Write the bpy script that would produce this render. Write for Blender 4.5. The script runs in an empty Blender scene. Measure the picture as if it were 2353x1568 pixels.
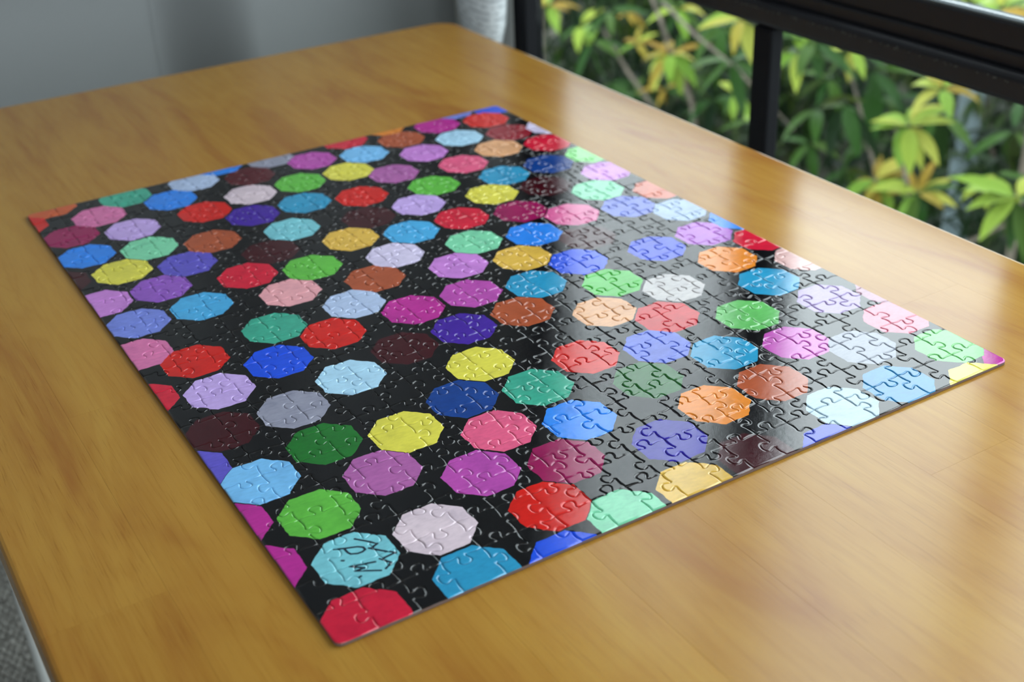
import bpy, bmesh, math, random
from mathutils import Vector, Matrix, noise
from mathutils.geometry import tessellate_polygon, area_tri

S = bpy.context.scene
COL = S.collection
ZT = 0.75                      # height of the table top above the floor; puzzle corner at x = y = 0

# ------------------------------------------------------------------ camera
R0 = (0.8525728775, -0.5211349603, -0.0392153233)
R1 = (-0.2821662980, -0.3958622219, -0.8738851650)
R2 = (0.4398882457, 0.7561160323, -0.4845481162)
cam_data = bpy.data.cameras.new('camera')
cam = bpy.data.objects.new('camera', cam_data)
COL.objects.link(cam)
m = Matrix.Identity(4)
for i in range(3):
    m[i][0], m[i][1], m[i][2] = R0[i], -R1[i], -R2[i]
m[0][3], m[1][3], m[2][3] = -0.15941, -0.46074, 0.43614 + ZT
cam.matrix_world = m
cam_data.sensor_width = 36.0
cam_data.sensor_fit = 'HORIZONTAL'
cam_data.lens = 2905.25 / 2353.0 * 36.0
cam_data.clip_start = 0.02
cam_data.clip_end = 200
cam_data.dof.use_dof = True
cam_data.dof.focus_distance = 0.81
cam_data.dof.aperture_fstop = 6.8
S.camera = cam

# ------------------------------------------------------------------ world: an even overcast sky
SKY = 4.5
world = bpy.data.worlds.new('overcast_sky')
S.world = world
world.use_nodes = True
wt = world.node_tree
wt.nodes.clear()
w_out = wt.nodes.new('ShaderNodeOutputWorld')
w_bg = wt.nodes.new('ShaderNodeBackground')
w_tc = wt.nodes.new('ShaderNodeTexCoord')
w_sep = wt.nodes.new('ShaderNodeSeparateXYZ')
w_ramp = wt.nodes.new('ShaderNodeValToRGB')
wt.links.new(w_tc.outputs['Generated'], w_sep.inputs[0])
wt.links.new(w_sep.outputs['Z'], w_ramp.inputs[0])
cr = w_ramp.color_ramp
cr.elements[0].position = 0.0
cr.elements[0].color = (0.80, 0.88, 0.95, 1)
cr.elements[1].position = 1.0
cr.elements[1].color = (0.90, 0.96, 1.0, 1)
w_bg.inputs['Strength'].default_value = SKY
wt.links.new(w_ramp.outputs[0], w_bg.inputs['Color'])
wt.links.new(w_bg.outputs[0], w_out.inputs['Surface'])

S.view_settings.view_transform = 'Standard'
S.view_settings.look = 'None'
S.view_settings.exposure = 0.4
S.view_settings.gamma = 1.0
S.view_settings.use_curve_mapping = False


def portal(name, loc, rot, sx, sy):
    """a light portal only guides the sky sampling through an opening; it gives no light"""
    ld = bpy.data.lights.new(name, 'AREA')
    ld.shape = 'RECTANGLE'
    ld.size, ld.size_y = sx, sy
    ld.cycles.is_portal = True
    lo = bpy.data.objects.new(name, ld)
    lo.location = loc
    lo.rotation_euler = rot
    COL.objects.link(lo)


portal('window_portal', (0.90, 0.13, ZT + 0.25), (0, math.pi / 2, 0), 2.0, 2.1)
portal('fill_window_portal', (-0.70, -2.70, 1.55), (math.pi / 2, 0, 0), 2.6, 1.6)  # for the added window behind the camera

# ------------------------------------------------------------------ helpers


def srgb(r, g, b):
    def f(v):
        v /= 255.0
        return v / 12.92 if v <= 0.04045 else ((v + 0.055) / 1.055) ** 2.4
    return (f(r), f(g), f(b), 1.0)


def hexc(h):
    return srgb(int(h[0:2], 16), int(h[2:4], 16), int(h[4:6], 16))


def mat(name, color=(0.8, 0.8, 0.8, 1), rough=0.5, **kw):
    mt = bpy.data.materials.new(name)
    mt.use_nodes = True
    b = mt.node_tree.nodes['Principled BSDF']
    b.inputs['Base Color'].default_value = color
    b.inputs['Roughness'].default_value = rough
    for k, v in kw.items():
        b.inputs[k.replace('_', ' ')].default_value = v
    return mt


class NT:
    """tiny wrapper for node wiring"""

    def __init__(self, mt):
        self.t = mt.node_tree
        self.b = self.t.nodes.get('Principled BSDF')

    def n(self, typ, **props):
        nd = self.t.nodes.new(typ)
        for k, v in props.items():
            setattr(nd, k, v)
        return nd

    def l(self, a, b):
        self.t.links.new(a, b)

    def sock(self, nd, i, v):
        if hasattr(v, 'is_output'):
            self.l(v, nd.inputs[i])
        else:
            nd.inputs[i].default_value = v

    def math(self, op, a, b=0.0, c=None, clamp=False):
        nd = self.n('ShaderNodeMath', operation=op, use_clamp=clamp)
        self.sock(nd, 0, a)
        self.sock(nd, 1, b)
        if c is not None:
            self.sock(nd, 2, c)
        return nd.outputs[0]

    def vmath(self, op, a, b=(0, 0, 0)):
        nd = self.n('ShaderNodeVectorMath', operation=op)
        self.sock(nd, 0, a)
        self.sock(nd, 1, b)
        return nd.outputs[0]

    def noise(self, vec, scale, detail=2.0, rough=0.5, dist=0.0):
        nd = self.n('ShaderNodeTexNoise')
        if vec is not None:
            self.l(vec, nd.inputs['Vector'])
        nd.inputs['Scale'].default_value = scale
        nd.inputs['Detail'].default_value = detail
        nd.inputs['Roughness'].default_value = rough
        nd.inputs['Distortion'].default_value = dist
        return nd

    def mix(self, fac, a, b, blend='MIX'):
        nd = self.n('ShaderNodeMix', data_type='RGBA', blend_type=blend)
        self.sock(nd, 0, fac)
        self.sock(nd, 6, a)
        self.sock(nd, 7, b)
        return nd.outputs[2]

    def ramp(self, fac, stops):
        nd = self.n('ShaderNodeValToRGB')
        self.l(fac, nd.inputs[0])
        e = nd.color_ramp.elements
        while len(e) < len(stops):
            e.new(0.5)
        for el, (p, c) in zip(e, stops):
            el.position, el.color = p, c
        return nd.outputs[0]

    def mapping(self, vec, scale=(1, 1, 1), loc=(0, 0, 0), rot=(0, 0, 0)):
        nd = self.n('ShaderNodeMapping')
        self.l(vec, nd.inputs[0])
        nd.inputs['Location'].default_value = loc
        nd.inputs['Rotation'].default_value = rot
        nd.inputs['Scale'].default_value = scale
        return nd.outputs[0]

    def bump(self, h, strength, dist):
        nd = self.n('ShaderNodeBump')
        self.l(h, nd.inputs['Height'])
        nd.inputs['Strength'].default_value = strength
        nd.inputs['Distance'].default_value = dist
        self.l(nd.outputs[0], self.b.inputs['Normal'])
        return nd


def mesh_obj(name, verts, faces, mt, parent=None, smooth=False, loc=None):
    me = bpy.data.meshes.new(name)
    me.from_pydata(verts, [], faces)
    if mt is not None:
        me.materials.append(mt)
    if smooth:
        for p in me.polygons:
            p.use_smooth = True
    me.update()
    o = bpy.data.objects.new(name, me)
    COL.objects.link(o)
    if parent is not None:
        o.parent = parent
    if loc is not None:
        o.location = loc
    return o


def bm_obj(name, bm, mt, parent=None, smooth=False):
    me = bpy.data.meshes.new(name)
    bm.to_mesh(me)
    bm.free()
    if mt is not None:
        me.materials.append(mt)
    if smooth:
        for p in me.polygons:
            p.use_smooth = True
    o = bpy.data.objects.new(name, me)
    COL.objects.link(o)
    if parent is not None:
        o.parent = parent
    return o


def bm_box(bm, x0, x1, y0, y1, z0, z1):
    v = [bm.verts.new(p) for p in ((x0, y0, z0), (x1, y0, z0), (x1, y1, z0), (x0, y1, z0),
                                   (x0, y0, z1), (x1, y0, z1), (x1, y1, z1), (x0, y1, z1))]
    for f in ((0, 3, 2, 1), (4, 5, 6, 7), (0, 1, 5, 4), (1, 2, 6, 5), (2, 3, 7, 6), (3, 0, 4, 7)):
        bm.faces.new([v[i] for i in f])


def box(name, x0, x1, y0, y1, z0, z1, mt, parent=None, bevel=0.0, seg=2):
    bm = bmesh.new()
    bm_box(bm, x0, x1, y0, y1, z0, z1)
    if bevel > 0:
        bmesh.ops.bevel(bm, geom=bm.edges[:], offset=bevel, segments=seg, profile=0.5, affect='EDGES')
    return bm_obj(name, bm, mt, parent, smooth=False)


def empty(name, loc, label=None, cat=None, group=None):
    o = bpy.data.objects.new(name, None)
    o.empty_display_size = 0.05
    o.location = loc
    COL.objects.link(o)
    if label:
        tag(o, label, cat, group)
    return o


def tag(o, label=None, cat=None, group=None, kind=None):
    if label:
        o['label'] = label
    if cat:
        o['category'] = cat
    if group:
        o['group'] = group
    if kind:
        o['kind'] = kind
    return o


def tube(pts, radii, n=8):
    """verts, faces of a tube along points"""
    V, F = [], []
    pts = [Vector(p) for p in pts]
    for i, p in enumerate(pts):
        d = (pts[min(i + 1, len(pts) - 1)] - pts[max(i - 1, 0)]).normalized()
        a = d.orthogonal().normalized() if i == 0 else (a - d * a.dot(d)).normalized()
        b = d.cross(a)
        for k in range(n):
            t = 2 * math.pi * k / n
            V.append(p + (a * math.cos(t) + b * math.sin(t)) * radii[i])
    for i in range(len(pts) - 1):
        for k in range(n):
            F.append((i * n + k, i * n + (k + 1) % n, (i + 1) * n + (k + 1) % n, (i + 1) * n + k))
    F.append(tuple(reversed(range(n))))
    F.append(tuple((len(pts) - 1) * n + k for k in range(n)))
    return V, F


# ------------------------------------------------------------------ materials of the room
M_wall = mat('wall_paint', srgb(138, 140, 141), 0.8)
M_pier = M_wall
nt = NT(M_wall)
tc = nt.n('ShaderNodeTexCoord')
nt.bump(nt.noise(tc.outputs['Object'], 220, 3).outputs[0], 0.15, 0.001)
M_room = mat('grey_wall_paint', srgb(150, 151, 151), 0.8)
M_left = mat('dim_grey_wall_paint', srgb(112, 112, 112), 0.85)
M_white = mat('white_paint', srgb(205, 206, 204), 0.55)
M_ceil = mat('ceiling_paint', srgb(215, 215, 212), 0.9)

M_frame = mat('black_window_paint', srgb(25, 25, 28), 0.38, Specular_IOR_Level=0.28)
nt = NT(M_frame)
tc = nt.n('ShaderNodeTexCoord')
nz = nt.noise(tc.outputs['Object'], 60, 4)
nt.l(nt.mix(nz.outputs[0], srgb(30, 30, 34), srgb(38, 38, 43)), nt.b.inputs['Base Color'])
nt.bump(nt.noise(tc.outputs['Object'], 900, 2).outputs[0], 0.12, 0.0005)
M_frame_matte = mat('matt_black_window_paint', srgb(22, 22, 26), 0.55, Specular_IOR_Level=0.10)
M_scuff = mat('scuffed_edge', srgb(90, 90, 88), 0.6)
M_gasket = mat('sky_sheen_bead', srgb(92, 99, 102), 0.9, Specular_IOR_Level=0.03)  # sky sheen on the bead's upper edge, put into its grey


def glass_mat(name, tint, gloss):
    mt = bpy.data.materials.new(name)
    mt.use_nodes = True
    t = mt.node_tree
    t.nodes.clear()
    o = t.nodes.new('ShaderNodeOutputMaterial')
    mx = t.nodes.new('ShaderNodeMixShader')
    tr = t.nodes.new('ShaderNodeBsdfTransparent')
    gl = t.nodes.new('ShaderNodeBsdfGlossy')
    lw = t.nodes.new('ShaderNodeLayerWeight')
    p5 = t.nodes.new('ShaderNodeMath')
    p5.operation = 'POWER'
    p5.inputs[1].default_value = 5.0
    fr = t.nodes.new('ShaderNodeMath')
    fr.operation = 'MULTIPLY_ADD'
    fr.inputs[1].default_value = 0.93
    fr.inputs[2].default_value = 0.035
    t.links.new(lw.outputs['Facing'], p5.inputs[0])
    t.links.new(p5.outputs[0], fr.inputs[0])
    tr.inputs[0].default_value = tint
    gl.inputs['Roughness'].default_value = 0.02
    gl.inputs[0].default_value = (gloss, gloss, gloss, 1)
    t.links.new(fr.outputs[0], mx.inputs[0])
    t.links.new(tr.outputs[0], mx.inputs[1])
    t.links.new(gl.outputs[0], mx.inputs[2])
    t.links.new(mx.outputs[0], o.inputs['Surface'])
    return mt


M_glass = glass_mat('window_glass', (0.95, 0.97, 0.96, 1), 0.9)
M_glass_tint = glass_mat('shade_tinted_glass', (0.80, 0.83, 0.81, 1), 0.25)  # tint puts part of the garden's deep shade into the glass
M_screen = bpy.data.materials.new('dimming_mesh')  # see-through dark sheet that dims the sky behind one upper pane
M_screen.use_nodes = True
t = M_screen.node_tree
b = t.nodes['Principled BSDF']
b.inputs['Base Color'].default_value = (0.03, 0.03, 0.03, 1)
b.inputs['Roughness'].default_value = 0.7
b.inputs['Alpha'].default_value = 0.24

M_carpet = mat('grey_loop_carpet', srgb(132, 132, 130), 0.95)
nt = NT(M_carpet)
tc = nt.n('ShaderNodeTexCoord')
nz = nt.noise(tc.outputs['Object'], 70, 3)
nt.l(nt.mix(nz.outputs[0], srgb(138, 135, 130), srgb(172, 168, 162)), nt.b.inputs['Base Color'])
nt.bump(nt.noise(tc.outputs['Object'], 160, 2).outputs[0], 0.8, 0.006)

# ------------------------------------------------------------------ room shell
XW = 0.80                       # inner face of the window frames
WX0, WX1 = 0.80, 0.832
Y_BACK, CEIL = 1.32, 2.42


def struct(o):
    o['kind'] = 'structure'
    return o


floor = struct(box('floor', -3.4, 0.80, -2.68, 2.0, -0.06, 0.0, M_carpet))
# individual carpet loops in the strip of floor the photograph shows beside the table
bm = bmesh.new()
rng = random.Random(3)
step = 0.0105
for j in range(118):
    for i in range(92):
        x = -0.70 + (i + 0.5 * (j % 2)) * step + rng.uniform(-.0012, .0012)
        y = 0.52 + j * step + rng.uniform(-.0012, .0012)
        if y > 1.40 or (x > 0.31 and y > 1.31):
            continue
        r = step * rng.uniform(.46, .58)
        h = rng.uniform(.004, .009)
        ring = []
        for rr, zz in ((r, 0.0005), (r * .72, h * .8)):
            ring.append([bm.verts.new((x + rr * math.cos(k * math.pi / 3), y + rr * math.sin(k * math.pi / 3), zz)) for k in range(6)])
        top = bm.verts.new((x, y, h))
        for k in range(6):
            k2 = (k + 1) % 6
            bm.faces.new((ring[0][k], ring[0][k2], ring[1][k2], ring[1][k]))
            bm.faces.new((ring[1][k], ring[1][k2], top))
loops = bm_obj('carpet_loops', bm, M_carpet, floor, smooth=True)
loops['kind'] = 'stuff'

struct(box('ceiling', -2.28, 0.92, -2.68, 2.0, CEIL, CEIL + 0.06, M_ceil))
struct(box('wall_left', -2.28, -2.20, -2.6, 2.0, 0.0, CEIL, M_left))
bm = bmesh.new()
LX0, LX1, LZ0, LZ1 = -1.90, 0.50, 0.80, 2.30
bm_box(bm, -2.28, LX0, -2.68, -2.60, 0.0, CEIL)
bm_box(bm, LX1, 0.92, -2.68, -2.60, 0.0, CEIL)
bm_box(bm, LX0, LX1, -2.68, -2.60, 0.0, LZ0)
bm_box(bm, LX0, LX1, -2.68, -2.60, LZ1, CEIL)
struct(bm_obj('wall_near', bm, M_room))
fill_win = empty('fill_window', (0, 0, 0))  # unseen window, added as fill light for the left side
fill_win['kind'] = 'structure'
for a_ in ((LX0, LX1, LZ0, LZ0 + .045), (LX0, LX1, LZ1 - .045, LZ1), (LX0, LX0 + .045, LZ0 + .046, LZ1 - .046), (LX1 - .045, LX1, LZ0 + .046, LZ1 - .046), (-.722, -.678, LZ0 + .046, LZ1 - .046)):
    box('frame', a_[0], a_[1], -2.67, -2.61, a_[2], a_[3], M_frame, fill_win, .003)
for a_ in ((LX0 + .046, -.723), (-.677, LX1 - .046)):
    box('pane', a_[0], a_[1], -2.643, -2.638, LZ0 + .046, LZ1 - .046, M_glass, fill_win)
struct(box('wall_far', -2.28, 0.80, 1.412, 1.50, 0.0, CEIL, M_wall))
# added pier beside the window, its curved edge shaped to shade the far wall
bm = bmesh.new()
pts = [(0.832, Y_BACK), (0.832, 1.4115), (0.34, 1.4115)]
for k in range(61):
    t_ = k / 60
    pts.append((0.34 + .13 * t_, 1.4110 - (1.4110 - Y_BACK) * t_ * t_ * (3 - 2 * t_)))
vb = [bm.verts.new((x, y, 0.0)) for x, y in pts]
vt = [bm.verts.new((x, y, CEIL)) for x, y in pts]
n = len(pts)
for i in range(n):
    f = bm.faces.new((vb[i], vt[i], vt[(i + 1) % n], vb[(i + 1) % n]))
bm.faces.new(vt)
bm.faces.new(list(reversed(vb)))
bmesh.ops.recalc_face_normals(bm, faces=bm.faces)
struct(bm_obj('wall_shade_pier', bm, M_pier))
# wall pieces around the glazing
bm = bmesh.new()
bm_box(bm, WX0, WX1, 1.145, 1.32, 0.0, CEIL)
struct(bm_obj('wall_right', bm, M_white))
bm = bmesh.new()
bm_box(bm, WX0, WX1, -2.6, 1.145, 1.91, CEIL)
bm_box(bm, WX0, WX1, -2.6, -0.80, 0.0, 1.91)
struct(bm_obj('wall_window', bm, M_white))

# ------------------------------------------------------------------ window wall, black aluminium
win = empty('window_1', (0, 0, 0))
win['kind'] = 'structure'
Z = ZT
fb = 0.0035


def wbox(name, *a, bevel=fb, mt=None):
    return box(name, *a, mt or M_frame, win, bevel, 3)


wbox('jamb', 0.800, 0.832, 1.110, 1.1445, 0.0, 1.9095, mt=M_frame_matte)
wbox('head', 0.800, 0.862, -0.80, 1.1098, 1.86, 1.9095)
wbox('sill', 0.800, 0.862, -0.80, 1.1098, 0.0, 0.07)
# transom: fixed rail with a rounded lip, track behind it and the sliding sash rail
wbox('transom', 0.800, 0.852, -0.80, 1.1098, Z + 0.047, Z + 0.074, bevel=0.006)
wbox('track', 0.814, 0.846, -0.80, 1.1098, Z + 0.0742, Z + 0.0880, bevel=0.002)
for y0, y1 in ((0.195, 1.1095), (-0.50, 0.194), (-0.799, -0.501)):
    wbox('sash_rail', 0.820, 0.842, y0, y1, Z + 0.0882, Z + 0.1120, bevel=0.002)
    wbox('glazing_bead', 0.822, 0.840, y0, y1, Z + 0.1122, Z + 0.1148, bevel=0.0008, mt=M_gasket)
for y in (0.5860, -0.40):
    wbox('mullion', 0.800, 0.820, y, y + 0.031, 0.0702, Z + 0.0468, mt=M_frame_matte)
for y0, y1 in ((1.066, 1.1096), (0.570, 0.664), (0.206, 0.258), (-0.53, -0.46)):
    wbox('stile', 0.818, 0.844, y0, y1, Z + 0.1150, 1.8598)
for y0, y1 in ((-0.3688, 1.1098), (-0.799, -0.4001)):
    wbox('pane', 0.8215, 0.8265, y0, y1, 0.0702, Z + 0.0468, bevel=0, mt=M_glass_tint)
for y0, y1 in ((0.6642, 1.0658), (0.2582, 0.5698), (-0.4598, 0.2058), (-0.799, -0.5302)):
    wbox('pane', 0.829, 0.833, y0, y1, Z + 0.1150, 1.8598, bevel=0, mt=M_glass)
scr = wbox('dimming_screen', 0.854, 0.856, 0.6642, 1.1098, Z + 0.0745, 1.8598, bevel=0, mt=M_screen)  # unseen screen, added to dim the sky reflected from the left pane
# chipped paint along the lip of the transom
bm = bmesh.new()
rng = random.Random(8)
for k in range(70):
    y = 0.24 + rng.random() * 0.45
    w = rng.uniform(.0006, .0022)
    z = Z + 0.0665 + rng.gauss(0, .0006)
    bm_box(bm, 0.7996, 0.8003, y, y + w, z, z + rng.uniform(.0004, .0012))
ch = bm_obj('paint_chips', bm, M_scuff, win)
ch['kind'] = 'stuff'

# ------------------------------------------------------------------ table
M_wood = mat('honey_lacquered_wood', (0.5, 0.27, 0.07, 1), 0.28, Specular_IOR_Level=0.46)
nt = NT(M_wood)
tc = nt.n('ShaderNodeTexCoord')
oi = nt.n('ShaderNodeObjectInfo')
obj = tc.outputs['Object']
sh = nt.n('ShaderNodeCombineXYZ')
nt.l(nt.math('MULTIPLY', oi.outputs['Random'], 7.3), sh.inputs[0])
nt.l(nt.math('MULTIPLY', oi.outputs['Random'], 31.7), sh.inputs[1])
nt.l(nt.math('MULTIPLY', oi.outputs['Random'], 13.1), sh.inputs[2])
pv = nt.vmath('ADD', obj, sh.outputs[0])
geo = nt.n('ShaderNodeNewGeometry')
big = nt.noise(nt.mapping(geo.outputs['Position'], (11, 2.6, 1)), 1.0, 3, .55, 1.6)
grain = nt.noise(nt.mapping(pv, (230, 6, 60)), 1.0, 5, .65, .5)
pores = nt.noise(nt.mapping(pv, (1300, 30, 300)), 1.0, 3, .6, .0)
cath = nt.noise(nt.mapping(pv, (42, 3.2, 20)), 1.0, 2, .5, 2.0)
base = nt.ramp(big.outputs[0], [(.26, srgb(162, 106, 42)), (.44, srgb(178, 129, 52)), (.6, srgb(184, 137, 57)), (.78, srgb(190, 146, 64))])
tone = nt.ramp(oi.outputs['Random'], [(0.0, (.97, .955, .93, 1)), (.3, (.99, .985, .975, 1)), (.7, (1.0, 1.0, 1.0, 1)), (1, (1.01, 1.01, 1.01, 1))])
c1 = nt.mix(1.0, base, tone, 'MULTIPLY')
gr = nt.ramp(grain.outputs[0], [(.36, (.80, .70, .58, 1)), (.52, (1, 1, 1, 1))])
c2 = nt.mix(nt.math('MULTIPLY_ADD', nt.math('FRACT', nt.math('MULTIPLY', oi.outputs['Random'], 29.0)), .45, .10), c1, gr, 'MULTIPLY')
ct = nt.ramp(cath.outputs[0], [(.40, (1, 1, 1, 1)), (.5, (.86, .76, .64, 1)), (.56, (1, 1, 1, 1))])
c3 = nt.mix(.35, c2, ct, 'MULTIPLY')
po = nt.ramp(pores.outputs[0], [(.33, (.55, .42, .30, 1)), (.42, (1, 1, 1, 1))])
c4 = nt.mix(nt.math('MULTIPLY_ADD', nt.math('FRACT', nt.math('MULTIPLY', oi.outputs['Random'], 17.0)), .30, .12), c3, po, 'MULTIPLY')
nt.l(c4, nt.b.inputs['Base Color'])
nt.b.inputs['Coat Weight'].default_value = 0.0
nt.l(nt.math('MULTIPLY_ADD', grain.outputs[0], .06, .17), nt.b.inputs['Roughness'])
nt.bump(pores.outputs[0], .06, .0006)

table = empty('dining_table', (0.25, 0.30, 0.0),
              'honey coloured wooden dining table of joined staves, by the window', 'table')
TX0, TX1, TY0, TY1, TT = -0.125, 0.625, -0.46, 1.017, 0.030
NST = 11
sw = (TX1 - TX0) / NST
rng = random.Random(21)
ends = {0: [-.22, 0.092, .52], 1: [-.10, .30, .77], 6: [.02, .40, .716], 9: [.10, .56, .73], 10: [-.2, .25, .82]}


def stave(poly, outer):
    """prism of a stave; outer = set of polygon edges that lie on the table's rim and get a rounded arris"""
    bm = bmesh.new()
    vt = [bm.verts.new((x, y, 0.0)) for x, y in poly]
    vb = [bm.verts.new((x, y, -TT)) for x, y in poly]
    k = len(poly)
    bm.faces.new(vt)
    bm.faces.new(list(reversed(vb)))
    for i in range(k):
        bm.faces.new((vt[i], vb[i], vb[(i + 1) % k], vt[(i + 1) % k]))
    bm.normal_update()
    es = []
    for i in outer:
        for vv in (vt, vb):
            e = bm.edges.get((vv[i], vv[(i + 1) % k]))
            if e:
                es.append(e)
    if es:
        bmesh.ops.bevel(bm, geom=es, offset=.0035, segments=3, profile=.5, affect='EDGES')
    return bm


RC = 0.030
for c in range(NST):
    x0, x1 = TX0 + c * sw, TX0 + (c + 1) * sw
    cuts = ends.get(c)
    if cuts is None:
        cuts, y = [], TY0 + rng.uniform(.12, .4)
        while y < TY1 - .12:
            cuts.append(y)
            y += rng.uniform(.28, .52)
    ys = [TY0] + cuts + [TY1]
    for r in range(len(ys) - 1):
        y0, y1 = ys[r], ys[r + 1]
        cx_, cy_ = (x0 + x1) / 2, (y0 + y1) / 2
        g = 0.00004
        poly, outer = [], []

        def corner(px_, py_, sx, sy):
            a0 = {(-1, -1): math.pi, (1, -1): 1.5 * math.pi, (1, 1): 0.0, (-1, 1): .5 * math.pi}[(sx, sy)]
            ccx, ccy = px_ - sx * RC, py_ - sy * RC
            return [(ccx + RC * math.cos(a0 + k * math.pi / 12), ccy + RC * math.sin(a0 + k * math.pi / 12)) for k in range(7)]
        first, last, bot, top = c == 0, c == NST - 1, r == 0, r == len(ys) - 2
        specs = [(x0, y0, -1, -1, first and bot), (x1, y0, 1, -1, last and bot), (x1, y1, 1, 1, last and top), (x0, y1, -1, 1, first and top)]
        rim_side = [bot, last, top, first]
        for q, (px_, py_, sx, sy, rnd) in enumerate(specs):
            if rnd:
                pc = corner(px_, py_, sx, sy)
                outer += [len(poly) + k for k in range(6)]
                poly += pc
            else:
                poly.append((px_ - sx * g, py_ - sy * g))
            if rim_side[q]:
                outer.append(len(poly) - 1)
        poly = [(a - cx_, b_ - cy_) for a, b_ in poly]
        o = bm_obj('stave', stave(poly, outer), M_wood, table)
        o.location = (cx_ - 0.25, cy_ - 0.30, ZT)
# white under-frame
for (lx, ly) in ((-.092, .885), (.525, .885), (-.092, -.40), (.525, -.40)):
    bm = bmesh.new()
    bm_box(bm, lx, lx + .06, ly, ly + .06, 0.0, ZT - TT - .0005)
    for v in bm.verts:
        if v.co.z < .01:
            v.co.x += .008 if v.co.x > lx + .03 else .0 + .008
            v.co.y += (ly + .03 - v.co.y) * .25
    bmesh.ops.bevel(bm, geom=bm.edges[:], offset=.004, segments=2, affect='EDGES')
    o = bm_obj('leg', bm, M_white, table)
    o.location = (-.25, -.30, 0)
    o['label'] = 'white square table leg'
for a in ((-.05, .55, -.365, -.345), (-.05, .55, .915, .935), (-.055, -.035, -.34, .895), (.535, .555, -.34, .895)):
    o = box('apron', a[0], a[1], a[2], a[3], ZT - TT - .09, ZT - TT - .0005, M_white, table, .002)
    o.location = (-.25, -.30, 0)
    o['label'] = 'white apron rail under the table top'

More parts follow.
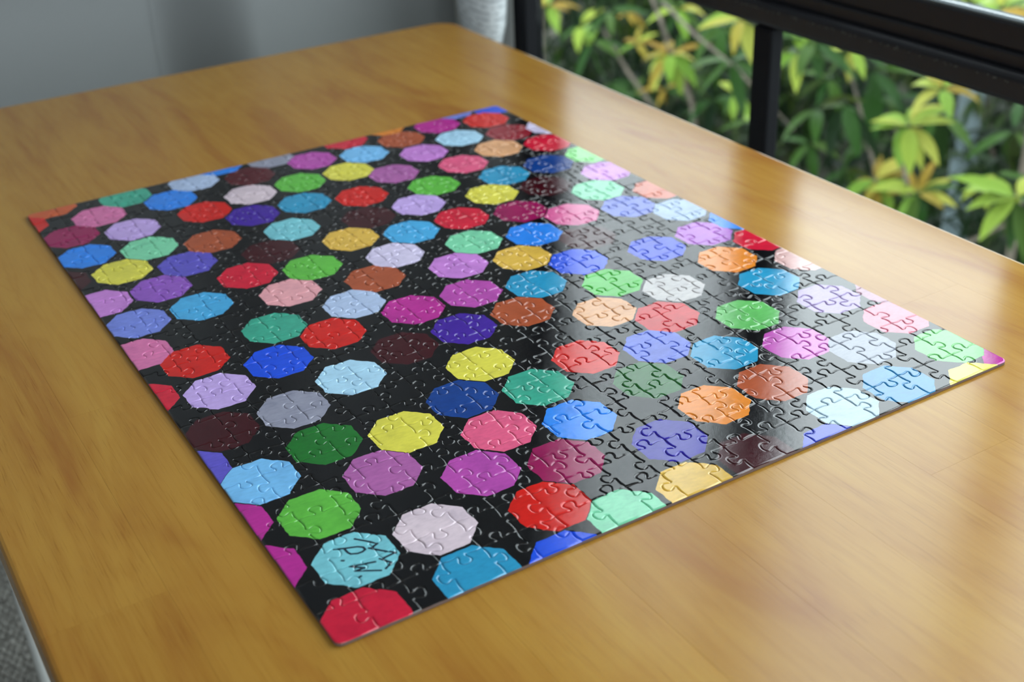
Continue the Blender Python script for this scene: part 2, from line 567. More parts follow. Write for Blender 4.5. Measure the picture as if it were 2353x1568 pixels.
# ------------------------------------------------------------------ jigsaw puzzle
PW, PL, PT = 0.49104, 0.66836, 0.0024
NC, NR = 20, 25
OCTAGONS = [
    (21.1, 670.5, 'or2'), (-11.2, 640.9, 're'), (85.9, 654.8, 'te'), (118.3, 622.1, 'bl'), (150.7, 653.3, 'pg'), (199.3, 634.5, 'ma2'),
    (53.5, 624.4, 'pk'), (21.1, 594.1, 'cr'), (69.7, 577.2, 'li'), (134.5, 576.8, 're'), (166.9, 542.9, 'dp'), (183.1, 590.6, 'pw'),
    (231.7, 589.9, 'gr'), (215.5, 542, 'tb'), (183.1, 493.7, 'cy'), (21.1, 545.5, 'bl'), (69.7, 529.6, 'mi'), (118.3, 510.9, 'br'),
    (150.7, 461.2, 'ma'), (37.3, 497.4, 'ye'), (85.9, 480, 'bv2'), (-10.5, 504, 'ma'), (53.5, 448.2, 'pu'), (6.9, 449.4, 'vp'),
    (118.3, 429.6, 'rr'), (166.9, 413.1, 'gr'), (134.5, 381.2, 'pp'), (69.7, 399.6, 'sb'), (21.1, 401.2, 'pe'), (7.2, 353, 'pk'),
    (37.3, 320.4, 're'), (85.9, 285.4, 'ro'), (102.1, 333.8, 'te'), (37.3, 271.1, 'li'), (-10, 287.3, 'rr'), (69.7, 220.4, 'gy'),
    (21.1, 221.8, 'ma'), (-10.2, 188.3, 'bv2'), (21.1, 155.8, 'sk'), (69.7, 171.2, 'dg'), (118.3, 154, 'ye'), (166.9, 167.9, 'db'),
    (166.9, 121.4, 'ro2'), (85.9, 122.1, 'mu'), (134.5, 87.9, 'mv'), (37.3, 105.7, 'gr'), (-10.3, 122.4, 'mg'), (-10.1, 74.6, 'mg'),
    (37.3, 56.4, 'cy'), (85.9, 55.5, 'pw'), (21.1, 10.2, 'ch'), (85.9, 8.6, 'tb'), (484.3, 666.3, 'ro'), (442.2, 679.5, 'pe'),
    (409.8, 651.3, 'mg'), (458.4, 634.8, 're'), (458.4, 587.5, 'cr2'), (499.9, 579.1, 'pl'), (409.8, 604, 'lb'), (361.2, 636.6, 'br'),
    (361.2, 679.5, 'or'), (312.6, 668.1, 'rr'), (426, 555, 'ta'), (472.9, 538.6, 'rr'), (312.6, 621.3, 'sk'), (361.2, 588.1, 'vp'),
    (264, 636.6, 'mv'), (377.4, 538.8, 'ro2'), (488.4, 489.1, 'lg'), (442.2, 489.9, 'db'), (474.6, 441.6, 'vp'), (280.2, 588.2, 'ye'),
    (312.6, 556.7, 'mu'), (328.8, 507.7, 'gr'), (393.6, 490.3, 'tb'), (442.2, 408.8, 'mi'), (409.8, 445.3, 'ma'), (361.2, 458.1, 'ye'),
    (264, 524.6, 're'), (296.4, 475.9, 'li'), (361.2, 409.4, 'cr'), (393.6, 376.8, 'd05c92'), (312.6, 426.9, 'rr'), (247.8, 477.4, 'ma'),
    (264, 427.3, 'sb'), (215.5, 444.7, 'go'), (296.4, 378.3, 'mi'), (345, 362, 'bl'), (312.6, 328.4, 'go'), (231.7, 394.1, 'pl'),
    (264, 346.4, 'vp'), (345, 295.9, 'ro'), (199.3, 364.7, 'br'), (296.4, 281.9, 'tb'), (247.8, 297.8, 'mv'), (264, 249.6, 'br'),
    (166.9, 334.5, 'pg'), (199.3, 299.9, 'mg'), (231.7, 666.1, 'gy'), (183.1, 677.4, 'bl'), (488.2, 378.7, 'cb6c55'), (442.2, 362.6, '5565bf'),
    (473.5, 329.9, '97abc9'), (500.4, 288, 'bl'), (377.4, 330.3, 'ma'), (458.4, 279.4, 'a255b9'), (409.8, 279, '1c40c4'), (490, 244.3, 'rr'),
    (442.2, 230.1, 'or'), (492.5, 197.6, 'c79c99'), (442.2, 181.7, 'tb'), (345, 249.5, '3fad38'), (377.4, 215.4, 'aea8a8'), (312.6, 213.8, 'ta'),
    (345, 181.4, 'bc0a1e'), (458.4, 134.6, '8f78a9'), (393.6, 149.6, 'gr2'), (475.7, 85.5, 'c76f84'), (503.8, 121.2, '9c6f84'), (264, 167.1, 're'),
    (312.6, 150.4, '5062c0'), (345, 116.9, 'tb'), (393.6, 98.6, 'mv'), (426, 68.4, '838794'), (474.5, 35.9, 'gr2'), (497.6, -2.3, 'mg'),
    (458.4, -9.1, 'ye'), (280.2, 117.4, '1c5c26'), (215.5, 103.2, 'bl'), (215.5, 151.9, 'te'), (296.4, 68.6, 'or'), (345, 68, 'br'),
    (361.2, 20.6, '93abb9'), (409.8, 19.6, '2878a8'), (328.8, -11.2, '2838a8'), (247.8, 52.1, '2c2096'), (183.1, 69.7, 'cr'), (280.2, 9.6, 'ma'),
    (231.7, 6, 'go'), (183.1, 5.4, 'mi'), (150.7, 37.2, 're'), (135.4, -9, 'ro'), (118.3, 236.1, 'lb'), (199.3, 200.5, 'ye'),
    (134.5, 300.6, 're'), (215.5, 251.8, 'dp'), (166.9, 250.8, 'ma'),
]

PAL = dict(bl='2a7ee0', br='a24e30', bv2='5a50b8', ch='c41a38', cr='8e1450', cr2='8a2430', cy='74bcc8', db='143c84',
           dg='1c6a28', dp='402092', go='d4aa48', gr='5cae40', gr2='62b060', gy='8c8c9e', lb='a6cdea', lg='78d070',
           li='bb9edb', ma='3a0b14', ma2='50141e', mg='b02a8c', mi='78c8a0', mu='a65c9c', mv='ae48a2', mv2='b684d0', vp='c07ccb',
           **{'or': 'd8802c'}, or2='c0562c', pb='4878d8', pe='7180d2', pg='a8b8d8', pk='cf6ea0', pl='cabfdc', pp='dc9aa2', pp2='e0a0b4',
           pu='8a52b6', pw='d2bec8', re='c81c16', ro='1a4cd4', ro2='da5a80', rr='c81e38', sa='d68272', sb='46a0d4',
           sk='74b4e8', ta='d49c70', tb='2a8cb6', te='3c9e86', ye='d4ca4c')
APO = 0.0224


def print_material(name, strokes=None):
    mt = mat(name, (0.01, 0.01, 0.012, 1), 0.05, Specular_IOR_Level=0.78)
    nt = NT(mt)
    at = nt.n('ShaderNodeAttribute', attribute_name='print_pos')
    P = at.outputs['Vector']
    wob = nt.noise(P, 130, 1)
    wv = nt.vmath('SUBTRACT', wob.outputs['Color'], (.5, .5, .5))
    sc = nt.n('ShaderNodeVectorMath', operation='SCALE')
    nt.l(wv, sc.inputs[0])
    sc.inputs['Scale'].default_value = .0022
    PWb = nt.vmath('ADD', P, sc.outputs[0])
    # watercolour washes: slow pigment pools and brushed streaks
    w1 = nt.noise(P, 40, 4, .6, .6)
    w2 = nt.noise(nt.mapping(P, (160, 420, 1), rot=(0, 0, .5)), 1.0, 3, .6)
    wash = nt.ramp(w1.outputs[0], [(.25, (.76, .76, .80, 1)), (.48, (1, 1, 1, 1)), (.75, (1.14, 1.14, 1.11, 1))])
    streak = nt.ramp(w2.outputs[0], [(.3, (.86, .86, .87, 1)), (.6, (1.04, 1.04, 1.04, 1))])
    col = nt.mix(w2.outputs[0], (0.0035, 0.0034, 0.0045, 1), (0.006, 0.0058, 0.0072, 1))
    for k in range(4):
        oa = nt.n('ShaderNodeAttribute', attribute_name='oct%d' % k)
        ca = nt.n('ShaderNodeAttribute', attribute_name='col%d' % k)
        d = nt.vmath('ABSOLUTE', nt.vmath('SUBTRACT', PWb, oa.outputs['Vector']))
        sp = nt.n('ShaderNodeSeparateXYZ')
        nt.l(d, sp.inputs[0])
        x, y = sp.outputs[0], sp.outputs[1]
        mx = nt.math('MAXIMUM', x, y)
        dg = nt.math('MULTIPLY', nt.math('ADD', x, y), .70711)
        dd = nt.math('MAXIMUM', mx, dg)
        inside = nt.math('MULTIPLY_ADD', nt.math('SUBTRACT', APO, dd), 9000.0, .5, clamp=True)
        paint = nt.mix(.75, nt.mix(.8, ca.outputs['Color'], wash, 'MULTIPLY'), streak, 'MULTIPLY')
        col = nt.mix(inside, col, paint)
    if strokes:
        best = None
        sp = nt.n('ShaderNodeSeparateXYZ')
        nt.l(P, sp.inputs[0])
        X, Y = sp.outputs[0], sp.outputs[1]
        for st in strokes:
            for (ax, ay), (bx, by) in zip(st[:-1], st[1:]):
                ax, ay, bx, by = ax / 1000, ay / 1000, bx / 1000, by / 1000
                L2 = (bx - ax) ** 2 + (by - ay) ** 2
                dx, dy = (bx - ax) / L2, (by - ay) / L2
                rx, ry = nt.math('SUBTRACT', X, ax), nt.math('SUBTRACT', Y, ay)
                tt = nt.math('ADD', nt.math('MULTIPLY', rx, dx), nt.math('MULTIPLY', ry, dy), clamp=True)
                ex = nt.math('SUBTRACT', rx, nt.math('MULTIPLY', tt, bx - ax))
                ey = nt.math('SUBTRACT', ry, nt.math('MULTIPLY', tt, by - ay))
                q = nt.math('ADD', nt.math('MULTIPLY', ex, ex), nt.math('MULTIPLY', ey, ey))
                best = q if best is None else nt.math('MINIMUM', best, q)
        dist = nt.math('SQRT', best)
        ink = nt.math('MULTIPLY_ADD', nt.math('SUBTRACT', .00074, dist), 6000.0, .5, clamp=True)
        col = nt.mix(ink, col, (0.012, 0.03, 0.05, 1))
    nt.l(col, nt.b.inputs['Base Color'])
    g1 = nt.noise(P, 2300, 2, .7)
    g2 = nt.noise(P, 230, 2, .5)
    hgt = nt.math('MULTIPLY_ADD', g2.outputs[0], 1.6, g1.outputs[0])
    nt.bump(hgt, .10, .00022)
    return mt


STROKES = [[(30.6, 70.7), (35.6, 68.3), (42.4, 65.6), (44.9, 63.4), (45.0, 61.0), (42.8, 60.0), (39.9, 60.1), (36.6, 61.8), (35.8, 64.0), (35.6, 67.9)],
           [(44.2, 72.7), (49.6, 66.3), (52.9, 61.9), (48.6, 60.4)],
           [(47.2, 60.9), (52.2, 54.9), (57.8, 49.3), (49.8, 48.5)], [(48.0, 49.0), (51.9, 42.9), (47.1, 39.7)],
           [(44.8, 48.1), (31.6, 52.2), (37.8, 46.9), (32.4, 47.2), (44.2, 39.8)], [(30.1, 59.3), (31.0, 58.7)], [(32.3, 41.4), (33.2, 41.5)]]
M_print = print_material('glossy_octagon_print')
M_print_ink = print_material('glossy_octagon_print_with_inked_initials', STROKES)
M_board = mat('grey_board_edge', srgb(108, 88, 82), 0.85)

rng = random.Random(11)
GX = [[0.0] * (NR + 1) for _ in range(NC + 1)]
GY = [[0.0] * (NR + 1) for _ in range(NC + 1)]
cw, chh = PW / NC, PL / NR
for i in range(NC + 1):
    for j in range(NR + 1):
        GX[i][j] = i * cw + (0 if i in (0, NC) else rng.uniform(-.0012, .0012))
        GY[i][j] = j * chh + (0 if j in (0, NR) else rng.uniform(-.0012, .0012))
KN = [(0, 0), (.16, .018), (.29, .012), (.385, -.012), (.412, .048), (.376, .125), (.350, .205), (.398, .275), (.5, .300),
      (.602, .275), (.650, .205), (.624, .125), (.588, .048), (.615, -.012), (.71, .012), (.84, .018), (1, 0)]


def catmull(p, sub):
    out = []
    for i in range(len(p) - 1):
        p0 = p[i - 1] if i > 0 else (2 * p[0][0] - p[1][0], 2 * p[0][1] - p[1][1])
        p1, p2 = p[i], p[i + 1]
        p3 = p[i + 2] if i + 2 < len(p) else (2 * p2[0] - p1[0], 2 * p2[1] - p1[1])
        ns = sub if 3 <= i <= 12 else 1
        for s in range(ns):
            t = s / ns
            out.append(tuple(.5 * ((2 * b) + (-a + c) * t + (2 * a - 5 * b + 4 * c - d) * t * t + (-a + 3 * b - 3 * c + d) * t ** 3)
                             for a, b, c, d in zip(p0, p1, p2, p3)))
    out.append(p[-1])
    return out


def cut_edge(a, b, nominal):
    """the knobbed cut between two grid corners"""
    side = rng.choice((-1, 1))
    off = rng.uniform(-.05, .05)
    sc = rng.uniform(.92, 1.08)
    lean = rng.uniform(-.05, .05)
    wave = rng.uniform(-.025, .025)
    kn = []
    for (t, h) in KN:
        w = math.sin(math.pi * t) ** .5 if 0 < t < 1 else 0
        tt = .5 + (t - .5) * (sc if .3 < t < .7 else 1) + off * min(1, w * 1.0) + lean * h * 2
        if t in (0, 1):
            tt = t
        kn.append((tt, side * h * sc + wave * math.sin(2 * math.pi * t)))
    d = Vector((b[0] - a[0], b[1] - a[1]))
    Ld = d.length
    d /= Ld
    nrm = Vector((-d.y, d.x))
    return [Vector(a) + d * (t * Ld) + nrm * (h * nominal) for t, h in catmull(kn, 2)]


HE, VE = {}, {}
for j in range(NR + 1):
    for i in range(NC):
        a, b = (GX[i][j], GY[i][j]), (GX[i + 1][j], GY[i + 1][j])
        HE[i, j] = [Vector(a), Vector(b)] if j in (0, NR) else cut_edge(a, b, .0252)
for i in range(NC + 1):
    for j in range(NR):
        a, b = (GX[i][j], GY[i][j]), (GX[i][j + 1], GY[i][j + 1])
        VE[i, j] = [Vector(a), Vector(b)] if i in (0, NC) else cut_edge(a, b, .0252)


def outline(i, j):
    p = HE[i, j][:-1] + VE[i + 1, j][:-1] + list(reversed(HE[i, j + 1]))[:-1] + list(reversed(VE[i, j]))[:-1]
    r = .0045
    for (ci, cj, ax, ay) in ((0, 0, 1, 1), (NC - 1, 0, -1, 1), (NC - 1, NR - 1, -1, -1), (0, NR - 1, 1, -1)):
        if (i, j) == (ci, cj):
            cor = Vector((0 if ax > 0 else PW, 0 if ay > 0 else PL))
            k = min(range(len(p)), key=lambda q: (p[q] - cor).length)
            cen = cor + Vector((ax * r, ay * r))
            a0 = math.atan2(-ay, -ax) - math.pi / 4
            arc = [cen + Vector((math.cos(a0 + s * math.pi / 8), math.sin(a0 + s * math.pi / 8))) * r for s in range(5)]
            p = p[:k] + arc + p[k + 1:]
    return p


def inset(p, d):
    """offset an outline inwards, less where a tight curve would fold over"""
    n = len(p)
    dirs = []
    for k in range(n):
        e0 = (p[k] - p[k - 1]).normalized()
        e1 = (p[(k + 1) % n] - p[k]).normalized()
        n0, n1 = Vector((-e0.y, e0.x)), Vector((-e1.y, e1.x))
        b = n0 + n1
        if b.length < 1e-6:
            b = n0
        b.normalize()
        dirs.append(b / max(.6, b.dot(n0)))
    dd = [d] * n
    for it in range(14):
        q = [p[k] + dirs[k] * dd[k] for k in range(n)]
        bad = [k for k in range(n) if (q[(k + 1) % n] - q[k]).dot(p[(k + 1) % n] - p[k]) < .18 * (p[(k + 1) % n] - p[k]).length_squared]
        if not bad:
            break
        hit = set()
        for k in bad:
            hit.update((k + s) % n for s in (-1, 0, 1, 2))
        for k in hit:
            dd[k] *= .80
    return q


RINGS = [(.00004, None), (.00004, -.00052), (.00030, -.00022), (.00066, -.00008), (.00105, -.000018), (.00135, 0.0)]
def lift(c):
    return tuple(min(.92, v * 1.17) for v in c[:3]) + (1.0,)


OCT = [(x / 1000, y / 1000, lift(hexc(PAL.get(c, c)))) for x, y, c in OCTAGONS]


def piece_data(i, j):
    p = outline(i, j)
    n = len(p)
    cx_, cy_ = (i + .5) * cw, (j + .5) * chh
    ax, ay = rng.gauss(0, .0034), rng.gauss(0, .0034)
    hz = rng.uniform(-.00004, .00004)
    V, F, UV = [], [], []
    shrink = 1.0
    for attempt in range(8):            # keep the cap a simple polygon at tight knob necks
        q = inset(p, RINGS[-1][0] * shrink)
        shoe = .5 * sum(q[k - 1].x * q[k].y - q[k].x * q[k - 1].y for k in range(n))
        q3 = [v.to_3d() for v in q]
        tess = sum(area_tri(*[q3[t] for t in tri]) for tri in tessellate_polygon([q3]))
        if abs(tess - shoe) < 1e-8:
            break
        shrink *= .8
    for d, z in RINGS:
        q = inset(p, d * shrink if d > .0001 else d)
        for v in q:
            zz = 0.0 if z is None else PT + z + hz + ax * (v.x - cx_) + ay * (v.y - cy_)
            V.append((v.x - cx_, v.y - cy_, zz))
            UV.append((v.x, v.y, 0.0))
    nr = len(RINGS)
    for r in range(nr - 1):
        for k in range(n):
            k2 = (k + 1) % n
            F.append((r * n + k, r * n + k2, (r + 1) * n + k2, (r + 1) * n + k))
    F.append(tuple((nr - 1) * n + k for k in range(n)))
    xs, ys = [v.x for v in p], [v.y for v in p]
    x0, x1, y0, y1 = min(xs), max(xs), min(ys), max(ys)
    R = .026
    near = [o for o in OCT if x0 - R < o[0] < x1 + R and y0 - R < o[1] < y1 + R]
    near.sort(key=lambda o: max(abs(o[0] - cx_), abs(o[1] - cy_)))
    return V, F, UV, n, near[:4], (cx_, cy_)


def finish_piece(me, side_faces, octs_per_face, uv, ink):
    me.materials.append(M_print_ink if ink else M_print)
    me.materials.append(M_board)
    nf = len(me.polygons)
    sm, mi = [], []
    for is_side, is_cap in side_faces:
        sm.append(not is_side and not is_cap)
        mi.append(1 if is_side else 0)
    me.polygons.foreach_set('use_smooth', sm)
    me.polygons.foreach_set('material_index', mi)
    a = me.attributes.new('print_pos', 'FLOAT_VECTOR', 'POINT')
    a.data.foreach_set('vector', [c for v in uv for c in v])
    for k in range(4):
        ov, cv = [], []
        for oc in octs_per_face:
            if k < len(oc):
                ov += [oc[k][0], oc[k][1], 0.0]
                cv += list(oc[k][2])
            else:
                ov += [9.0, 9.0, 0.0]
                cv += [0, 0, 0, 1]
        oa = me.attributes.new('oct%d' % k, 'FLOAT_VECTOR', 'FACE')
        oa.data.foreach_set('vector', ov)
        ca = me.attributes.new('col%d' % k, 'FLOAT_COLOR', 'FACE')
        ca.data.foreach_set('color', cv)
    me.update()


puzzle = empty('jigsaw_puzzle', (0, 0, ZT + .0004),
               'finished glossy jigsaw puzzle of coloured octagons on black, lying on the wooden table', 'jigsaw puzzle')
camx, camy = -0.159, -0.461
order = sorted([(i, j) for i in range(NC) for j in range(NR)],
               key=lambda t: math.hypot((t[0] + .5) * cw - camx, (t[1] + .5) * chh - camy))
sV, sF, sUV, sSide, sOct = [], [], [], [], []
for rank, (i, j) in enumerate(order):
    V, F, UV, n, near, (cx_, cy_) = piece_data(i, j)
    side = [(f < n, f == len(F) - 1) for f in range(len(F))]
    if rank < 300:
        ink = 0.004 < cx_ < 0.075 and 0.02 < cy_ < 0.09
        me = bpy.data.meshes.new('puzzle_piece')
        me.from_pydata(V, [], F)
        finish_piece(me, side, [near] * len(F), UV, ink)
        o = bpy.data.objects.new('puzzle_piece', me)
        COL.objects.link(o)
        o.parent = puzzle
        o.location = (cx_, cy_, 0)
    else:
        b0 = len(sV)
        sV += [(x + cx_, y + cy_, z) for x, y, z in V]
        sF += [tuple(b0 + k for k in f) for f in F]
        sUV += UV
        sSide += side
        sOct += [near] * len(F)
me = bpy.data.meshes.new('far_puzzle_pieces')
me.from_pydata(sV, [], sF)
finish_piece(me, sSide, sOct, sUV, False)
o = bpy.data.objects.new('far_puzzle_pieces', me)
COL.objects.link(o)
o.parent = puzzle
o['kind'] = 'stuff'
o['label'] = 'the farther interlocked pieces of the puzzle'

# ------------------------------------------------------------------ white printed bag hanging in the corner
M_bag = mat('white_printed_plastic', srgb(196, 200, 206), 0.38)
nt = NT(M_bag)
tc = nt.n('ShaderNodeTexCoord')
pm = nt.mapping(tc.outputs['Object'], rot=(math.radians(-14), math.radians(10), 0))
sp = nt.n('ShaderNodeSeparateXYZ')
nt.l(pm, sp.inputs[0])
line = nt.math('FRACT', nt.math('MULTIPLY', sp.outputs[2], 105.0))
on = nt.math('GREATER_THAN', line, .52)
words = nt.noise(nt.mapping(pm, (110, 110, 105)), 1.0, 2, .5)
wd = nt.math('GREATER_THAN', words.outputs[0], .47)
body = nt.math('GREATER_THAN', sp.outputs[2], -.250)
ink = nt.math('MULTIPLY', nt.math('MULTIPLY', on, wd), body)
nt.l(nt.mix(nt.math('MULTIPLY', ink, .5), srgb(240, 243, 247), srgb(120, 125, 135)), nt.b.inputs['Base Color'])
bag = empty('carrier_bag', (0.765, 1.172, ZT + 0.16),
            'white printed plastic bag hanging in the corner next to the black window frame', 'bag')
bm = bmesh.new()
prof = [(-.290, .003), (-.284, .016), (-.270, .028), (-.245, .040), (-.215, .049), (-.18, .054), (-.12, .055), (-.05, .051), (0.0, .045), (.03, .040)]
rings = []
rng = random.Random(5)
for z, w in prof:
    ring = []
    for k in range(28):
        a = 2 * math.pi * k / 28
        wr = 1 + .05 * noise.noise(Vector((math.cos(a) * 2.1, math.sin(a) * 2.1, z * 14)))
        ring.append(bm.verts.new((.55 * w * math.cos(a) * wr, w * math.sin(a) * wr, z)))
    rings.append(ring)
for r in range(len(rings) - 1):
    for k in range(28):
        bm.faces.new((rings[r][k], rings[r][(k + 1) % 28], rings[r + 1][(k + 1) % 28], rings[r + 1][k]))
bm.faces.new(list(reversed(rings[0])))
bm_obj('bag_body', bm, M_bag, bag, smooth=True)
M_bagw = mat('white_plastic', srgb(238, 240, 243), 0.4)
for s in (-1, 1):
    pts = [(0.02 * s, -.03, .025), (.012 * s, -.024, .08), (.004 * s, -.008, .135), (.004 * s, .008, .135), (.012 * s, .024, .08), (.02 * s, .03, .025)]
    V, F = tube(pts, [.006] * 6, 8)
    mesh_obj('handle', V, F, M_bagw, bag, True)
hook = empty('wall_hook', (0.765, 1.32, ZT + .285), 'small black hook on the grey wall above the white bag', 'hook')
V, F = tube([(0, -.001, .02), (0, -.05, .015), (0, -.130, .008), (0, -.157, .012), (0, -.162, .028)], [.004] * 5, 8)
mesh_obj('hook_arm', V, F, M_frame, hook, True)
box('hook_plate', -.012, .012, -.004, -.0005, -.012, .036, M_frame, hook, .001)

# ------------------------------------------------------------------ garden outside
M_soil = mat('leaf_litter', srgb(52, 50, 42), 0.95)
nt = NT(M_soil)
tc = nt.n('ShaderNodeTexCoord')
nz = nt.noise(tc.outputs['Object'], 9, 5, .7)
nt.l(nt.ramp(nz.outputs[0], [(.3, srgb(30, 34, 26)), (.55, srgb(62, 60, 48)), (.75, srgb(96, 92, 84))]), nt.b.inputs['Base Color'])
GZ = ZT - 2.6
ground = struct(box('ground', 0.95, 11, -7, 11, GZ - .1, GZ, M_soil))


def leaf_material(name, stops, rough, dim=.42):  # dim puts the garden's deep shade into the leaf colour
    mt = mat(name, (0.1, 0.2, 0.03, 1), rough)
    nt = NT(mt)
    at = nt.n('ShaderNodeAttribute', attribute_name='leaf_tone')
    oi = nt.n('ShaderNodeObjectInfo')
    f = nt.math('FRACT', nt.math('ADD', at.outputs['Fac'], oi.outputs['Random']))
    nt.l(nt.ramp(f, [(p, tuple(v * dim for v in srgb(*c)[:3]) + (1,)) for p, c in stops]), nt.b.inputs['Base Color'])
    nt.b.inputs['Specular IOR Level'].default_value = .10
    return mt


M_leaf_dark = leaf_material('dark_green_leaf', [(0, (24, 56, 26)), (.35, (34, 74, 30)), (.6, (50, 92, 32)), (.85, (72, 112, 34)), (1, (122, 146, 44))], .55, .15)
M_leaf_dark.node_tree.nodes['Principled BSDF'].inputs['Specular IOR Level'].default_value = .06
M_leaf_mid = leaf_material('green_leaf', [(0, (62, 116, 44)), (.5, (88, 142, 48)), (1, (112, 150, 58))], .5, .24)
M_leaf_bright = leaf_material('yellow_green_leaf', [(0, (124, 164, 56)), (.4, (152, 186, 70)), (.75, (184, 196, 80)), (1, (196, 186, 84))], .55, .50)
M_leaf_old = leaf_material('ochre_leaf', [(0, (160, 144, 52)), (.5, (172, 136, 50)), (1, (180, 166, 66))], .55, .50)
M_bark = mat('grey_brown_bark', srgb(120, 108, 94), 0.85)
nt = NT(M_bark)
tc = nt.n('ShaderNodeTexCoord')
nz = nt.noise(nt.mapping(tc.outputs['Object'], (40, 40, 9)), 1.0, 4, .6)
nt.l(nt.ramp(nz.outputs[0], [(.3, srgb(66, 58, 50)), (.7, srgb(112, 100, 88))]), nt.b.inputs['Base Color'])
M_bark_pale = mat('pale_grey_bark', srgb(120, 130, 134), 0.8)
nt = NT(M_bark_pale)
tc = nt.n('ShaderNodeTexCoord')
nz = nt.noise(nt.mapping(tc.outputs['Object'], (14, 14, 5)), 1.0, 4, .6)
nt.l(nt.ramp(nz.outputs[0], [(.3, srgb(62, 74, 78)), (.7, srgb(98, 110, 114))]), nt.b.inputs['Base Color'])


def leaf_mesh(L, W, droop, fold, segs):
    """lanceolate leaf along +x with a folded midrib"""
    V, F = [], []
    for s in range(segs + 1):
        t = s / segs
        w = W * (math.sin(math.pi * min(1, t ** .8 * .97 + .02)) ** .85) + .0012
        x = L * t * (1 - .18 * droop * t)
        z = -droop * L * .5 * t * t
        V += [(x, -w, z + fold * w), (x, 0, z), (x, w, z + fold * w)]
    for s in range(segs):
        a, b = s * 3, s * 3 + 3
        F += [(a, a + 1, b + 1, b), (a + 1, a + 2, b + 2, b + 1)]
    me = bpy.data.meshes.new('leaf')
    me.from_pydata(V, [], F)
    for p in me.polygons:
        p.use_smooth = True
    return me


LEAVES = {}
for key, mt in (('bright', M_leaf_bright), ('old', M_leaf_old), ('mid', M_leaf_mid), ('dark', M_leaf_dark)):
    LEAVES[key] = []
    for v in range(3):
        me = leaf_mesh(1.0, (.135 if key == 'bright' else .10) + .022 * v, .35 + .25 * v, .35, 6)
        me.materials.append(mt)
        LEAVES[key].append(me)


def whorl(parent, at, size, kinds, n, seed, up=(0, 0, 1), hang=.3):
    r = random.Random(seed)
    upv = Vector(up).normalized()
    base = Vector(at) - parent.location
    a0 = r.uniform(0, 6.28)
    for k in range(n):
        az = a0 + k * 2.399
        el = math.radians(r.uniform(-35, 45)) - hang * r.random()
        d = Vector((math.cos(az) * math.cos(el), math.sin(az) * math.cos(el), math.sin(el)))
        d = upv.to_track_quat('Z', 'Y') @ d
        z = (upv - d * upv.dot(d)).normalized()
        y = z.cross(d)
        L = size * r.uniform(.75, 1.15)
        M = Matrix((d, y, z)).transposed().to_4x4() @ Matrix.Scale(L, 4)
        M.translation = base + d * size * .06
        o = bpy.data.objects.new('leaf', r.choice(LEAVES[r.choice(kinds)]))
        COL.objects.link(o)
        o.parent = parent
        o.matrix_local = M


def foliage_mesh(n, box_, seed, size, mt, density=None):
    """thousands of folded leaves in drooping whorls, one mesh"""
    r = random.Random(seed)
    V, F, T = [], [], []
    x0, x1, y0, y1, z0, z1 = box_
    made = 0
    while made < n:
        c = Vector((r.uniform(x0, x1), r.uniform(y0, y1), r.uniform(z0, z1)))
        if density and noise.noise(c * density) < -.12:
            continue
        made += 1
        tone = r.random()
        a0 = r.uniform(0, 6.28)
        tilt = Vector((r.gauss(0, .45), r.gauss(0, .45), 1)).normalized().to_track_quat('Z', 'Y')
        for k in range(7):
            az = a0 + k * 2.399
            el = math.radians(r.uniform(-70, 25))
            d = tilt @ Vector((math.cos(az) * math.cos(el), math.sin(az) * math.cos(el), math.sin(el)))
            up = Vector((0, 0, 1))
            z = (up - d * up.dot(d))
            if z.length < .05:
                z = Vector((1, 0, 0)) - d * d.x
            z.normalize()
            y = z.cross(d)
            L = size * r.uniform(.7, 1.3)
            w = L * r.uniform(.075, .115)
            b0 = len(V)
            for t, wf, dz in ((0, .12, 0), (.35, 1, -.02), (.7, .8, -.10)):
                pc = c + d * L * t + Vector((0, 0, dz * L))
                V += [pc - y * w * wf + z * w * wf * .3, pc, pc + y * w * wf + z * w * wf * .3]
            V.append(c + d * L * .97 + Vector((0, 0, -.22 * L)))
            for s in (0, 3):
                F += [(b0 + s, b0 + s + 1, b0 + s + 4, b0 + s + 3), (b0 + s + 1, b0 + s + 2, b0 + s + 5, b0 + s + 4)]
            F += [(b0 + 6, b0 + 7, b0 + 9), (b0 + 7, b0 + 8, b0 + 9)]
            T += [min(.999, max(0, tone * .75 + r.uniform(0, .25)))] * 10
    me = bpy.data.meshes.new('foliage')
    me.from_pydata([tuple(v) for v in V], [], F)
    me.materials.append(mt)
    a = me.attributes.new('leaf_tone', 'FLOAT', 'POINT')
    a.data.foreach_set('value', T)
    for p in me.polygons:
        p.use_smooth = True
    return me


def foliage(parent, n, box_, seed, size, mt, density=None):
    o = bpy.data.objects.new('foliage', foliage_mesh(n, box_, seed, size, mt, density))
    COL.objects.link(o)
    o.parent = parent
    o.location = -parent.location
    o['kind'] = 'stuff'
    return o


def branch(parent, pts, r0, r1, mt=None, name='branch'):
    k = len(pts)
    V, F = tube([Vector(p) - parent.location for p in pts], [.7 * (r0 + (r1 - r0) * i / (k - 1)) for i in range(k)], 7)
    return mesh_obj(name, V, F, mt or M_bark, parent, True)


